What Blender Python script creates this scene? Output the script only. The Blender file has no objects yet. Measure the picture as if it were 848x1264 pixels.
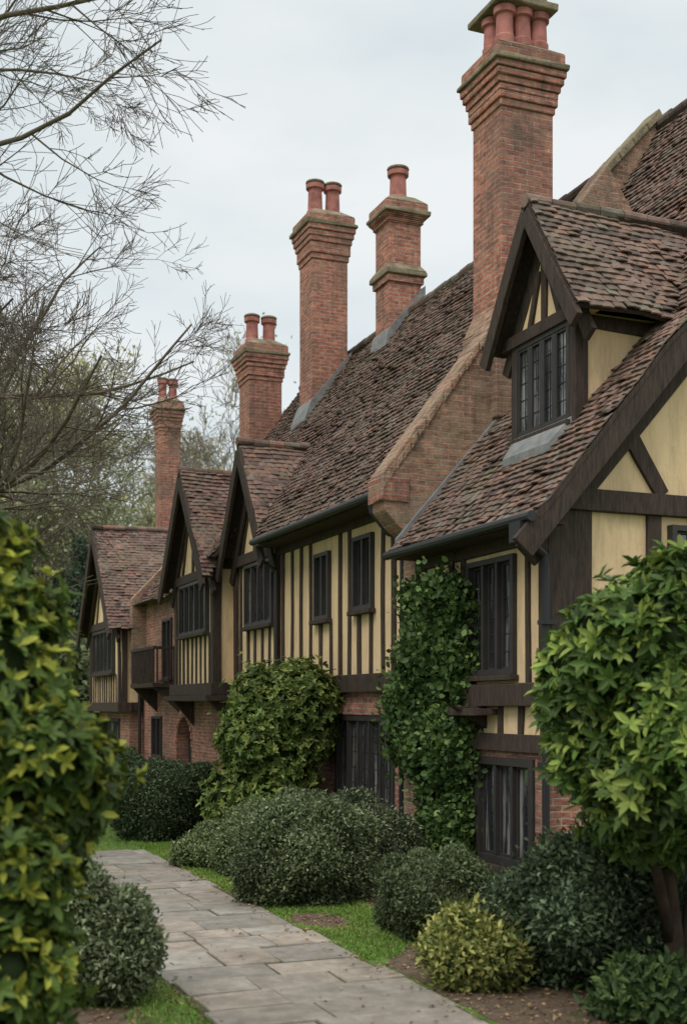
import bpy, math, random, bmesh
import numpy as np
from mathutils import Vector, noise
random.seed(7); rng=np.random.default_rng(7)
R=random.uniform
scene=bpy.context.scene
scene.view_settings.view_transform='Standard'; scene.view_settings.look='None'; scene.view_settings.exposure=0

# ---------------------------------------------------------------- camera model
TH=math.atan(604/1500); SN,CS=math.sin(TH),math.cos(TH); H=2.3
def at(d,u,z=0.0):
    r=(u-424)/1500*d
    return Vector((SN*d+CS*r, CS*d-SN*r, z))

# ---------------------------------------------------------------- materials
def newmat(name,rough=.8,spec=.3):
    m=bpy.data.materials.new(name); m.use_nodes=True
    nt=m.node_tree; b=nt.nodes['Principled BSDF']
    b.inputs['Roughness'].default_value=rough
    b.inputs['Specular IOR Level'].default_value=spec
    return m,nt,b
def noi(nt,vec,scale,detail=5,rough=.6):
    n=nt.nodes.new('ShaderNodeTexNoise'); n.inputs['Scale'].default_value=scale; n.inputs['Detail'].default_value=detail; n.inputs['Roughness'].default_value=rough
    if vec: nt.links.new(vec,n.inputs['Vector'])
    return n.outputs['Fac']
def ramp(nt,fac,stops):
    n=nt.nodes.new('ShaderNodeValToRGB'); cr=n.color_ramp
    while len(cr.elements)<len(stops): cr.elements.new(.5)
    for e,(p,c) in zip(cr.elements,stops):
        e.position=p; e.color=(*c,1) if len(c)==3 else c
    nt.links.new(fac,n.inputs['Fac']); return n.outputs['Color']
def mix(nt,a,b,fac,mode='MIX'):
    n=nt.nodes.new('ShaderNodeMix'); n.data_type='RGBA'; n.blend_type=mode
    for s,v in ((n.inputs[0],fac),(n.inputs[6],a),(n.inputs[7],b)):
        if isinstance(v,(int,float)): s.default_value=v
        elif isinstance(v,tuple): s.default_value=(*v,1)
        else: nt.links.new(v,s)
    return n.outputs[2]
def bump(nt,b,h,strength=.5,dist=.01):
    n=nt.nodes.new('ShaderNodeBump'); n.inputs['Strength'].default_value=strength; n.inputs['Distance'].default_value=dist
    nt.links.new(h,n.inputs['Height']); nt.links.new(n.outputs[0],b.inputs['Normal'])
def obj(nt): return nt.nodes.new('ShaderNodeTexCoord').outputs['Object']
def mapping(nt,v,sc):
    n=nt.nodes.new('ShaderNodeMapping'); n.inputs['Scale'].default_value=sc; nt.links.new(v,n.inputs['Vector']); return n.outputs[0]
W=(1,1,1); K=(0,0,0)

def brick_mat(name,c1,c2,mort,moss=.0,soot=.7):
    m,nt,b=newmat(name,.9,.15); L=nt.links.new
    o=obj(nt); s=nt.nodes.new('ShaderNodeSeparateXYZ'); L(o,s.inputs[0])
    a=nt.nodes.new('ShaderNodeMath'); L(s.outputs[0],a.inputs[0]); L(s.outputs[1],a.inputs[1])
    c=nt.nodes.new('ShaderNodeCombineXYZ'); L(a.outputs[0],c.inputs[0]); L(s.outputs[2],c.inputs[1])
    dn=nt.nodes.new('ShaderNodeTexNoise'); dn.inputs['Scale'].default_value=5; L(o,dn.inputs['Vector'])
    sc=nt.nodes.new('ShaderNodeVectorMath'); sc.operation='SCALE'; sc.inputs['Scale'].default_value=.035; L(dn.outputs['Color'],sc.inputs[0])
    ad=nt.nodes.new('ShaderNodeVectorMath'); L(c.outputs[0],ad.inputs[0]); L(sc.outputs[0],ad.inputs[1])
    br=nt.nodes.new('ShaderNodeTexBrick'); L(ad.outputs[0],br.inputs['Vector'])
    br.inputs['Scale'].default_value=1; br.inputs['Brick Width'].default_value=.235; br.inputs['Row Height'].default_value=.078
    br.inputs['Mortar Size'].default_value=.010; br.inputs['Mortar Smooth'].default_value=.25; br.inputs['Bias'].default_value=-.05
    br.inputs['Color1'].default_value=(*c1,1); br.inputs['Color2'].default_value=(*c2,1); br.inputs['Mortar'].default_value=(*mort,1)
    n1=noi(nt,o,1.1,7,.65); n2=noi(nt,mapping(nt,o,(1,1,2.6)),6,5,.75)
    col=mix(nt,br.outputs['Color'],ramp(nt,n2,[(.32,(.40,.37,.37)),(.5,(.95,.95,.95)),(.68,(1.45,1.38,1.32))]),.95,'MULTIPLY')
    col=mix(nt,col,(.115,.095,.08),ramp(nt,n1,[(.43,K),(.70,(soot,)*3)]))
    col=mix(nt,col,(.07,.06,.052),ramp(nt,noi(nt,mapping(nt,o,(5,5,.6)),1.2,6,.7),[(.50,K),(.72,(soot*.85,)*3)]))
    col=mix(nt,col,(.38,.31,.22),ramp(nt,noi(nt,o,3.1,7,.8),[(.50-moss*.10,K),(.74-moss*.1,(.4+moss*.4,)*3)]))
    if moss: col=mix(nt,col,(.13,.125,.06),ramp(nt,noi(nt,o,2.1,7,.8),[(.52,K),(.72,(.75,)*3)]))
    L(col,b.inputs['Base Color'])
    h=mix(nt,ramp(nt,br.outputs['Fac'],[(0,W),(1,K)]),ramp(nt,noi(nt,o,30,4),[(.2,K),(.8,W)]),.35)
    bump(nt,b,h,1.0,.016); return m
M_brick=brick_mat('brick',(.42,.17,.12),(.26,.10,.075),(.38,.31,.24))
M_brickc=brick_mat('chimney_brick',(.48,.19,.13),(.31,.12,.085),(.42,.32,.26),0,.68)
M_brickp=brick_mat('weathered_brick',(.38,.19,.135),(.25,.13,.095),(.36,.30,.22),moss=.6)

m,nt,b=newmat('plaster',.9,.15); o=obj(nt)
c=mix(nt,(.78,.575,.345),(.60,.43,.26),ramp(nt,noi(nt,mapping(nt,o,(1,1,.35)),2.2,6,.7),[(.32,K),(.75,W)]))
c=mix(nt,c,(.30,.22,.145),ramp(nt,noi(nt,mapping(nt,o,(3,3,.5)),2,6,.8),[(.48,K),(.80,(.65,)*3)]))
nt.links.new(c,b.inputs['Base Color']); bump(nt,b,noi(nt,o,14,6),.4,.02); M_plaster=m
m,nt,b=newmat('dark_timber',.8,.2); o=obj(nt)
c=mix(nt,(.026,.019,.016),(.11,.078,.062),ramp(nt,noi(nt,mapping(nt,o,(14,14,2)),2,6,.7),[(.3,K),(.9,W)]))
nt.links.new(c,b.inputs['Base Color']); bump(nt,b,noi(nt,mapping(nt,o,(30,30,3)),2,5),.6,.01); M_timber=m
m,nt,b=newmat('window_frame',.55,.35); o=obj(nt)
nt.links.new(mix(nt,(.02,.018,.018),(.05,.044,.04),noi(nt,o,6,4)),b.inputs['Base Color']); M_frame=m
m,nt,b=newmat('window_glass',.05,1.0); o=obj(nt)
c=mix(nt,(.018,.021,.025),(.30,.29,.27),ramp(nt,noi(nt,mapping(nt,o,(6,6,.5)),1.5,4,.6),[(.48,K),(.68,W)]))  # grey mottling in base colour stands in for reflections and curtains
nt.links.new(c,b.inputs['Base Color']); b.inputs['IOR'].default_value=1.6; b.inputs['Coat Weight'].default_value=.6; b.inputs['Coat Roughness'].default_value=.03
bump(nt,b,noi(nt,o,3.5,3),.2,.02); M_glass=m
m,nt,b=newmat('lead_flashing',.7,.3); o=obj(nt)
nt.links.new(mix(nt,(.12,.12,.12),(.27,.27,.27),ramp(nt,noi(nt,o,5,6,.7),[(.3,K),(.7,W)])),b.inputs['Base Color']); M_lead=m
m,nt,b=newmat('iron_gutter',.45,.4); b.inputs['Base Color'].default_value=(.02,.02,.022,1); M_iron=m
m,nt,b=newmat('terracotta_pot',.8,.2); o=obj(nt)
c=mix(nt,(.42,.17,.145),(.22,.09,.075),ramp(nt,noi(nt,o,5,5),[(.4,K),(.7,W)])); nt.links.new(c,b.inputs['Base Color']); M_pot=m
m,nt,b=newmat('weathered_stone',.95,.1); o=obj(nt)
c=mix(nt,(.30,.25,.17),(.12,.10,.07),ramp(nt,noi(nt,o,3.5,7,.7),[(.35,K),(.65,W)]))
c=mix(nt,c,(.20,.19,.08),ramp(nt,noi(nt,o,6,5),[(.55,K),(.75,(.6,)*3)]))
nt.links.new(c,b.inputs['Base Color']); bump(nt,b,noi(nt,o,18,6),.8,.03); M_stone=m

def attr_mat(name,rough,spec,nscale,lo,hi,bstr=.4,lichen=None,transl=0):
    m,nt,b=newmat(name,rough,spec); o=obj(nt)
    a=nt.nodes.new('ShaderNodeAttribute'); a.attribute_name='col'
    c=a.outputs['Color']
    if nscale: c=mix(nt,c,ramp(nt,noi(nt,o,nscale,6,.65),[(.3,(lo,)*3),(.7,(hi,)*3)]),1.0,'MULTIPLY')
    if lichen: 
        for (lc,ls,p0,p1,am) in lichen: c=mix(nt,c,lc,ramp(nt,noi(nt,o,ls,7,.75),[(p0,K),(p1,(am,)*3)]))
    nt.links.new(c,b.inputs['Base Color'])
    if bstr: bump(nt,b,noi(nt,o,nscale*2.5,6),bstr,.02)
    if transl:
        t=nt.nodes.new('ShaderNodeBsdfTranslucent'); nt.links.new(c,t.inputs['Color'])
        x=nt.nodes.new('ShaderNodeMixShader'); x.inputs[0].default_value=transl
        out=nt.nodes['Material Output']
        nt.links.new(b.outputs[0],x.inputs[1]); nt.links.new(t.outputs[0],x.inputs[2]); nt.links.new(x.outputs[0],out.inputs[0])
    return m
M_tile=attr_mat('clay_roof_tiles',.95,.08,7,.65,1.25,.5,[((.085,.073,.062),.8,.43,.72,.65),((.19,.165,.125),1.3,.47,.74,.65),((.14,.14,.075),.9,.56,.74,.5),((.25,.24,.17),5,.60,.75,.5)])
M_flag=attr_mat('flagstone',.9,.15,5,.65,1.2,.5,[((.14,.12,.095),1.4,.42,.7,.7),((.36,.33,.29),9,.56,.76,.5),((.11,.115,.06),2.6,.6,.78,.55)])
M_leaf=attr_mat('leaves',.52,.24,0,1,1,0,None,.25)
M_leafm=attr_mat('leaves_matte',.7,.1,0,1,1,0,None,.3)
M_grass=attr_mat('grass_blades',.7,.1,0,1,1,0)
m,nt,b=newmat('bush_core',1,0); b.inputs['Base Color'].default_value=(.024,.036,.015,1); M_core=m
def simple(name,c1,c2,sc,rough=.9,bs=.5,ext=None,bd=.02):
    m,nt,b=newmat(name,rough,.15); o=obj(nt)
    c=mix(nt,c1,c2,ramp(nt,noi(nt,o,sc,8,.7),[(.3,K),(.7,W)]))
    if ext: c=mix(nt,c,ext[0],ramp(nt,noi(nt,o,ext[1],6,.7),[(ext[2],K),(ext[3],(.8,)*3)]))
    nt.links.new(c,b.inputs['Base Color']); bump(nt,b,noi(nt,o,sc*6,6,.8),bs,bd); return m
M_bark=simple('bark',(.10,.08,.062),(.19,.155,.12),4)
M_bark2=simple('pale_bark',(.20,.17,.14),(.32,.28,.22),3)
M_barkd=simple('dark_bark',(.03,.02,.015),(.08,.055,.04),6)
M_soil=simple('soil',(.08,.052,.038),(.20,.145,.105),9,.95,.9,((.12,.10,.055),2,.5,.7))
M_ground=simple('grass_ground',(.07,.13,.024),(.12,.18,.045),3,.95,.8,((.17,.135,.07),.9,.56,.74))
M_joint=simple('path_joint',(.06,.05,.03),(.11,.10,.05),8,.95)

# ---------------------------------------------------------------- mesh helpers
def link(o,parent=None):
    bpy.context.collection.objects.link(o)
    if parent: o.parent=parent
    return o
def empty(name):
    o=bpy.data.objects.new(name,None); o.empty_display_size=.3; return link(o)
class MB:
    def __init__(s): s.v=[];s.f=[];s.c=[]
    def add(s,vs,fs,col=None):
        n=len(s.v); s.v+= [tuple(p) for p in vs]; s.f+=[tuple(i+n for i in f) for f in fs]
        s.c+=[col or (1,1,1)]*len(vs)
    def hexa(s,p,col=None): s.add(p,[(3,2,1,0),(4,5,6,7),(0,1,5,4),(1,2,6,5),(2,3,7,6),(3,0,4,7)],col)
    def box(s,x0,x1,y0,y1,z0,z1,j=0,col=None):
        p=[(x0,y0,z0),(x1,y0,z0),(x1,y1,z0),(x0,y1,z0),(x0,y0,z1),(x1,y0,z1),(x1,y1,z1),(x0,y1,z1)]
        if j: p=[tuple(q+R(-j,j) for q in a) for a in p]
        s.hexa(p,col)
    def prism(s,poly,vec,col=None):
        n=len(poly); q=[tuple(a+b for a,b in zip(p,vec)) for p in poly]
        s.add(list(poly)+q,[tuple(range(n))[::-1],tuple(range(n,2*n))]+[(i,(i+1)%n,n+(i+1)%n,n+i) for i in range(n)],col)
    def lathe(s,cx,cy,prof,n=18,col=None):
        vs=[];fs=[]
        for (r,z) in prof:
            for k in range(n):
                a=2*math.pi*k/n; vs.append((cx+r*math.cos(a),cy+r*math.sin(a),z))
        for i in range(len(prof)-1):
            for k in range(n): fs.append((i*n+k,i*n+(k+1)%n,(i+1)*n+(k+1)%n,(i+1)*n+k))
        fs.append(tuple(range(n))[::-1]); fs.append(tuple(range((len(prof)-1)*n,len(prof)*n)))
        s.add(vs,fs,col)
    def tube(s,pts,rs,n=6,col=None,cap=True):
        pts=[Vector(p) for p in pts]
        if not hasattr(rs,'__len__'): rs=[rs]*len(pts)
        vs=[];fs=[];m=len(pts)
        for i,p in enumerate(pts):
            d=(pts[min(i+1,m-1)]-pts[max(i-1,0)]).normalized()
            a=Vector((0,0,1)) if abs(d.z)<.9 else Vector((1,0,0))
            e=d.cross(a).normalized(); f=d.cross(e)
            for k in range(n):
                t=2*math.pi*k/n; vs.append(p+(e*math.cos(t)+f*math.sin(t))*rs[i])
        for i in range(m-1):
            for k in range(n): fs.append((i*n+k,i*n+(k+1)%n,(i+1)*n+(k+1)%n,(i+1)*n+k))
        if cap: fs.append(tuple(range(n))); fs.append(tuple(range((m-1)*n,m*n)))
        s.add(vs,fs,col)
    def build(s,name,mat,parent=None,bevel=0,recalc=True,smooth=False,col=False):
        me=bpy.data.meshes.new(name); me.from_pydata(s.v,[],s.f)
        if col:
            a=me.color_attributes.new('col','FLOAT_COLOR','POINT')
            arr=np.ones((len(s.v),4),dtype=np.float32); arr[:,:3]=np.array(s.c); a.data.foreach_set('color',arr.ravel())
        if recalc:
            bm=bmesh.new(); bm.from_mesh(me); bmesh.ops.recalc_face_normals(bm,faces=bm.faces); bm.to_mesh(me); bm.free()
        if smooth: me.polygons.foreach_set('use_smooth',[True]*len(me.polygons))
        me.materials.append(mat); o=bpy.data.objects.new(name,me); link(o,parent)
        if bevel:
            b=o.modifiers.new('bevel','BEVEL'); b.width=bevel; b.segments=2; b.limit_method='ANGLE'
        return o
def np_mesh(name,verts,faces,cols,mat,parent=None):
    me=bpy.data.meshes.new(name); nv=len(verts); nf,k=faces.shape
    me.vertices.add(nv); me.vertices.foreach_set('co',verts.astype(np.float32).ravel())
    me.loops.add(nf*k); me.loops.foreach_set('vertex_index',faces.astype(np.int32).ravel())
    me.polygons.add(nf); me.polygons.foreach_set('loop_start',np.arange(0,nf*k,k,dtype=np.int32)); me.polygons.foreach_set('loop_total',np.full(nf,k,dtype=np.int32))
    me.update(calc_edges=True)
    a=me.color_attributes.new('col','FLOAT_COLOR','POINT')
    arr=np.ones((nv,4),dtype=np.float32); arr[:,:3]=cols; a.data.foreach_set('color',arr.ravel())
    me.materials.append(mat); o=bpy.data.objects.new(name,me); link(o,parent); return o

def pbox(mb,pl,c,out,inn,a0,a1,z0,z1,j=0):
    if pl=='X': mb.box(c-out,c+inn,a0,a1,z0,z1,j)
    else: mb.box(a0,a1,c-out,c+inn,z0,z1,j)
def wall(mb,pl,c,th,a0,a1,z0,z1,ops=()):
    As=sorted({a0,a1,*[v for o in ops for v in (o[0],o[1])]}); As=[a for a in As if a0<=a<=a1]
    for i in range(len(As)-1):
        p,q=As[i],As[i+1]; mid=(p+q)/2
        cuts=sorted([(o[2],o[3]) for o in ops if o[0]<mid<o[1]])
        cur=z0
        for (b,t) in cuts:
            if b>cur: pbox(mb,pl,c,0,th,p,q,cur,b)
            cur=max(cur,t)
        if cur<z1: pbox(mb,pl,c,0,th,p,q,cur,z1)
def plank(mb,pl,c,proud,a,b,w,inn=.02):
    a=Vector((a[0]+R(-.015,.015),a[1]+R(-.004,.004)));b=Vector((b[0]+R(-.015,.015),b[1]+R(-.004,.004)))
    L=(b-a).length; d=(b-a).normalized(); n=Vector((-d.y,d.x)); pr=proud+R(-.006,.006)
    bow=n*R(-.012,.012)*min(L,2); m_=(a+b)/2+bow
    def P(q,dd): return (c+dd,q.x,q.y) if pl=='X' else (q.x,c+dd,q.y)
    w0,w1,w2=w*R(.44,.54),w*R(.44,.54),w*R(.44,.54)
    qs=[a-n*w0,m_-n*w1,b-n*w2,b+n*w2,m_+n*w1,a+n*w0]
    N=6
    mb.add([P(q,inn) for q in qs]+[P(q,-pr) for q in qs],[(0,5,4,1),(1,4,3,2),(6,7,10,11),(7,8,9,10)]+[(i,(i+1)%N,N+(i+1)%N,N+i) for i in range(N)])
class House:
    def __init__(s,name):
        s.root=empty(name)
        for k in 'brick plaster timber frame glass tile deck iron lead stone pot lead brickc brickp'.split(): setattr(s,k,MB())
    def done(s):
        for k,mat,nm,bv in (('brick',M_brick,'brick_walls',0),('plaster',M_plaster,'plaster_walls',0),('timber',M_timber,'timber_framing',.008),('frame',M_frame,'window_frames',.004),('glass',M_glass,'window_panes',0),('iron',M_iron,'gutters_and_pipes',0),('lead',M_lead,'lead_flashing',0),('stone',M_stone,'stone_copings',.02),('pot',M_pot,'chimney_pots',0),('brickc',M_brickc,'chimneys',.014),('brickp',M_brickp,'parapet_wall',.02)):
            mb=getattr(s,k)
            if mb.v: mb.build(nm,mat,s.root,bevel=bv)
        if s.tile.v: s.tile.build('roof_tiles',M_tile,s.root,recalc=False,col=True)
        if s.deck.v: s.deck.build('roof_deck',M_timber,s.root,recalc=False)
    def window(s,pl,c,a0,a1,z0,z1,n,tr=None,lead=0,out=.05,rec=.08,fw=.07):
        F=s.frame; g=c+rec
        pbox(F,pl,c,out,rec+.03,a0,a0+fw,z0,z1); pbox(F,pl,c,out,rec+.03,a1-fw,a1,z0,z1)
        pbox(F,pl,c,out-.003,rec+.03,a0+fw,a1-fw,z1-fw,z1); pbox(F,pl,c,out-.003,rec+.03,a0+fw,a1-fw,z0,z0+fw)
        pbox(s.timber,pl,c,out+.06,.0,a0-.05,a1+.05,z0-.07,z0-.003)
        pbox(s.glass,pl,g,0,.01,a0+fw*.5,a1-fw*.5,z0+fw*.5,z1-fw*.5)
        w=(a1-a0-2*fw)/n
        trs=[z0+fw]+([tr] if tr else [])+[z1-fw]
        for i in range(1,n): pbox(F,pl,c,out-.01,rec+.02,a0+fw+i*w-.028,a0+fw+i*w+.028,z0+fw,z1-fw)
        if tr: pbox(F,pl,c,out-.014,rec+.02,a0+fw,a1-fw,tr-.028,tr+.028)
        for i in range(n):
            p=a0+fw+i*w+(.028 if i else 0); q=a0+fw+(i+1)*w-(.028 if i<n-1 else 0)
            for k in range(len(trs)-1):
                b=trs[k]+(.028 if k else 0); t=trs[k+1]-(.028 if k<len(trs)-2 else 0); e=.03; D=.035
                pbox(F,pl,g,D,.0,p,p+e,b,t); pbox(F,pl,g,D,.0,q-e,q,b,t)
                pbox(F,pl,g,D-.002,.0,p+e,q-e,b,b+e); pbox(F,pl,g,D-.002,.0,p+e,q-e,t-e,t)
                if lead:
                    nx=max(2,int((q-p)/lead)); nz=max(2,int((t-b)/(lead*1.35)))
                    for x in range(1,nx): xx=p+(q-p)*x/nx; pbox(F,pl,g,.008,.0,xx-.005,xx+.005,b+e,t-e)
                    for z in range(1,nz): zz=b+(t-b)*z/nz; pbox(F,pl,g,.01,.0,p+e,q-e,zz-.005,zz+.005)

def tcol(base):
    r=random.random(); k=R(.74,1.24)
    c=[base[0]*k,base[1]*k,base[2]*k]
    if r<.16: c=[base[0]*.6*k,base[1]*.66*k,base[2]*.72*k]
    elif r<.24: c=[base[0]*1.3,base[1]*1.15,base[2]*1.05]
    elif r<.34: c=[base[0]*.95*k,base[1]*1.25*k,base[2]*1.25*k]
    return tuple(c)
RB=(.175,.115,.097); RG=(.215,.135,.112)
def slope(h,O,A,La,S,Ls,skip=None,base=RB,tiles=True):
    O,A,S=Vector(O),Vector(A).normalized(),Vector(S).normalized(); N=A.cross(S)
    if N.z<0: N=-N
    def off(p): return N*(.10*noise.noise(Vector((p.x*.45,p.y*.45,p.z*.45+3)))+.035*noise.noise(p*1.6))
    g=.22; na=max(1,int(La/g)); ns=max(1,int(Ls/g))
    D=h.deck
    for i in range(na):
        for k in range(ns):
            cc=O+A*(La*(i+.5)/na)+S*(Ls*(k+.5)/ns)
            if skip and skip(cc): continue
            q=[O+A*(La*(i+x)/na)+S*(Ls*(k+y)/ns) for x,y in((0,0),(1,0),(1,1),(0,1))]
            q=[p+off(p)-N*.012 for p in q]; D.add(q+[p-N*.05 for p in q],[(0,1,2,3),(7,6,5,4),(0,1,5,4),(3,0,4,7),(1,2,6,5)])
    if not tiles: return
    ex=.11; tw=.17; rows=int(Ls/ex)
    for r in range(rows+1):
        s0=r*ex-.03; x=-(.5*tw if r%2 else 0)+R(-.02,.02)
        while x<La:
            w=tw*R(.9,1.08); a0=max(0,x); a1=min(La,x+w); x+=w
            if a1-a0<.03: continue
            c=O+A*((a0+a1)/2)+S*(s0+ex/2)
            if skip and skip(c): continue
            o=off(c); l=R(.024,.042)+(.025 if random.random()<.05 else 0); tl=R(-.007,.007); sl=R(-.010,.010)+.012*math.sin(c.x+c.y*.9+r*.15); sk=R(-.007,.007)
            s1=min(s0+ex*1.5,Ls+.02); gp=.002
            P=lambda a,s,hh: O+A*a+S*s+N*hh+o
            bl=P(a0+gp,s0+sl+sk,l+tl);br=P(a1-gp,s0+sl-sk,l-tl);tr=P(a1-gp,s1,.004);tL=P(a0+gp,s1,.004)
            bm_=P((a0+a1)/2,s0+sl,l+.007); tm=P((a0+a1)/2,s1,.01)
            vs=[bl,bm_,br,tr,tm,tL,bl-N*.022,bm_-N*.022,br-N*.022]
            fs=[(0,1,4,5),(1,2,3,4),(6,7,1,0),(7,8,2,1),(0,5,6),(2,8,3)]
            h.tile.add(vs,fs,tcol(base))
def ridge(h,p,q,base=RB,r=.10):
    p,q=Vector(p),Vector(q); L=(q-p).length; n=max(1,int(L/.32)); d=(q-p)/n
    for i in range(n):
        j=Vector((0,0,R(-.015,.01))); h.tile.tube([p+d*i+j,p+d*(i+.97)+j],[r*R(.95,1.08),r*.95],10,tcol(base))
def gable_roof(h,x0,x1,yc,half,ze,za,skip=None,base=RG,barge=.26):
    S=math.hypot(half,za-ze)
    slope(h,(x0,yc-half,ze),(1,0,0),x1-x0,(0,half,za-ze),S,skip,base)
    slope(h,(x0,yc+half,ze),(1,0,0),x1-x0,(0,-half,za-ze),S,skip,base)
    ridge(h,(x0-.02,yc,za-.02),(x1,yc,za-.02),base,.085)
    k=(za-ze)/half; dz=barge*.5*math.sqrt(1+k*k)
    for s in (-1,1):
        plank(h.timber,'X',x0+.03,.05,(yc+s*half,ze-dz+.0),(yc,za-dz),barge)
        plank(h.timber,'X',x0+.30,.04,(yc+s*(half-.1),ze-dz-.1),(yc,za-dz-.2),.2)
def chimney(h,cx,cy,w,zb,zc0,zc1,pots,pr=.13,ph=.6,band=None,slab=False):
    B=h.brickc; S=h.stone; hw=w/2; hy=w/2
    B.box(cx-hw,cx+hw,cy-hy,cy+hy,zb,zc0)
    n=6; zt=zc1-.42; st=(zt-zc0)/n
    prof=[.03,.065,.065,.10,.14,.17]
    for i in range(n):
        e=prof[i]*w; B.box(cx-hw-e,cx+hw+e,cy-hy-e,cy+hy+e,zc0+i*st,zc0+(i+1)*st-.002,.004)
    e=.18*w
    S.box(cx-hw-e-.03,cx+hw+e+.03,cy-hy-e-.03,cy+hy+e+.03,zt,zt+.09,.018)
    B.box(cx-hw-e*.85,cx+hw+e*.85,cy-hy-e*.85,cy+hy+e*.85,zt+.09,zt+.24,.006)
    S.hexa([(cx-hw-e*.9,cy-hy-e*.9,zt+.242),(cx+hw+e*.9,cy-hy-e*.9,zt+.242),(cx+hw+e*.9,cy+hy+e*.9,zt+.242),(cx-hw-e*.9,cy+hy+e*.9,zt+.242),(cx-hw*.75,cy-hy*.75,zc1),(cx+hw*.75,cy-hy*.75,zc1),(cx+hw*.75,cy+hy*.75,zc1),(cx-hw*.75,cy+hy*.75,zc1)])
    if band:
        S.box(cx-hw-.1,cx+hw+.1,cy-hy-.1,cy+hy+.1,band,band+.1,.01)
        S.hexa([(cx-hw-.1,cy-hy-.1,band+.1),(cx+hw+.1,cy-hy-.1,band+.1),(cx+hw+.1,cy+hy+.1,band+.1),(cx-hw-.1,cy+hy+.1,band+.1),(cx-hw,cy-hy,band+.24),(cx+hw,cy-hy,band+.24),(cx+hw,cy+hy,band+.24),(cx-hw,cy+hy,band+.24)])
        B.box(cx-hw-.05,cx+hw+.05,cy-hy-.05,cy+hy+.05,band-.14,band-.002)
    for (dx,dy) in pots:
        z=zc1-.06; h.pot.lathe(cx+dx,cy+dy,[(pr*1.12,z),(pr*1.12,z+.1),(pr*.98,z+.13),(pr*.9,z+ph-.13),(pr*1.2,z+ph-.11),(pr*1.22,z+ph-.02),(pr*1.05,z+ph),(pr*.75,z+ph),(pr*.72,z+ph-.1)])
        if not slab: h.stone.lathe(cx+dx,cy+dy,[(pr*1.25,z+ph+.002),(pr*1.3,z+ph+.05),(pr*.9,z+ph+.08)],14)
    if slab:
        z=zc1-.06+ph; S.box(cx-hw-.06,cx+hw+.06,cy-hy-.06,cy+hy+.06,z+.003,z+.1,.012); S.box(cx-hw*.85,cx+hw*.85,cy-hy*.85,cy+hy*.85,z+.1,z+.2,.02)
def flashing(h,cx,cy,w,rz,e=.07,hh=.13,fr=.25):
    x0,x1=cx-w/2-fr,cx+w/2+.08; y0,y1=cy-w/2-e,cy+w/2+e
    h.lead.prism([(x0,y0,rz(x0)),(x0,y0,rz(x0)+.07),(cx-w/2-e,y0,rz(cx-w/2)+hh+.1),(x1,y0,rz(x1)+hh),(x1,y0,rz(x1)-.1)],(0,y1-y0,0))

# ================================================================= HOUSE 1 (near)
h=House('tudor_house'); P1=1.15; P2=1.5; XK=9.3; XR=12.3
rz1=lambda x:4.4+P1*(x-6.9)
ZK=rz1(XK); P2=(11.86-ZK)/(XR-XK)
w_up=(12.62,13.82,2.66,4.1); w_lo=(12.2,13.62,.35,1.66)
wall(h.brick,'X',7.3,.3,11.9,15.35,-.3,1.74,[w_lo])
wall(h.plaster,'X',7.305,.3,11.92,15.35,1.742,4.75,[w_up])
h.window('X',7.3,*w_up,3,lead=.15,out=.06,rec=.05)
h.window('X',7.3,*w_lo,3,lead=0,out=.04,rec=.06,fw=.1)
h.brick.box(7.602,16.5,11.9,12.2,-.3,1.9)
h.plaster.prism([(7.606,11.905,1.902),(16.5,11.905,1.902),(16.5,11.905,4.9),(XR,11.905,11.6),(XK,11.905,ZK-.15),(7.606,11.905,5.05)],(0,.28,0))
T=h.timber
pbox(T,'X',7.3,.13,.02,11.8,15.35,2.28,2.55,.01); pbox(T,'X',7.3,.07,.02,11.85,15.35,1.74,1.95,.006)
pbox(T,'X',7.3,.05,.02,11.9,15.35,4.16,4.5,.006)
for y,w in ((12.0,.16),(12.34,.09),(13.95,.10),(14.3,.11),(14.7,.11),(15.1,.12)): plank(T,'X',7.3,.035,(y,2.53),(y,4.2),w)
for y in (12.02,12.5,13.0,13.5,14.0,14.5,15.0): plank(T,'X',7.3,.03,(y,1.93),(y,2.3),.11)
T.prism([(6.85,13.35,2.28),(7.3,13.35,2.28),(7.3,13.35,2.0)],(0,.16,0)); T.box(6.95,7.3,13.05,13.75,2.17,2.25,.01)
pbox(T,'Y',11.9,.05,.02,7.26,7.84,1.92,4.52,.006)
pbox(T,'Y',11.9,.09,.02,7.24,16.4,4.52,4.77,.006); pbox(T,'Y',11.9,.09,.02,7.24,16.4,1.75,2.0,.006)
plank(T,'Y',11.9,.04,(8.72,2.0),(8.72,4.52),.2)
plank(T,'Y',11.9,.04,(8.85,4.77),(8.2,5.75),.2); plank(T,'Y',11.9,.04,(9.9,4.77),(9.9,7.5),.2); plank(T,'Y',11.9,.05,(XR,4.77),(XR,11),.25)
plank(T,'Y',11.9,.04,(10.5,2),(10.5,4.5),.2); plank(T,'Y',11.9,.045,(7.9,3.1),(8.65,3.1),.14); plank(T,'Y',11.9,.045,(9.6,6.4),(15,6.4),.2)
h.window('Y',11.9,8.92,10.35,2.9,4.42,3,lead=.16,out=.1,rec=-.012)
nn=math.sqrt(1+P1*P1); n2=math.sqrt(1+P2*P2)
plank(T,'Y',11.9,.05,(7.0,rz1(7.0)-.36*nn),(XK,ZK-.36*nn),.36); plank(T,'Y',11.9,.055,(XK,ZK-.36*nn),(XR,11.86-.36*n2),.36)
plank(T,'Y',11.6,.05,(6.78,rz1(6.78)-.16*nn),(XK,ZK-.16*nn),.30); plank(T,'Y',11.6,.056,(XK-.05,ZK-.18*nn),(XR,11.86-.16*n2),.30)
plank(T,'Y',11.6,.05,(XR,11.86-.16*n2),(XR+4.4,11.86-.16*n2-4.4*P2),.30)
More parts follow.
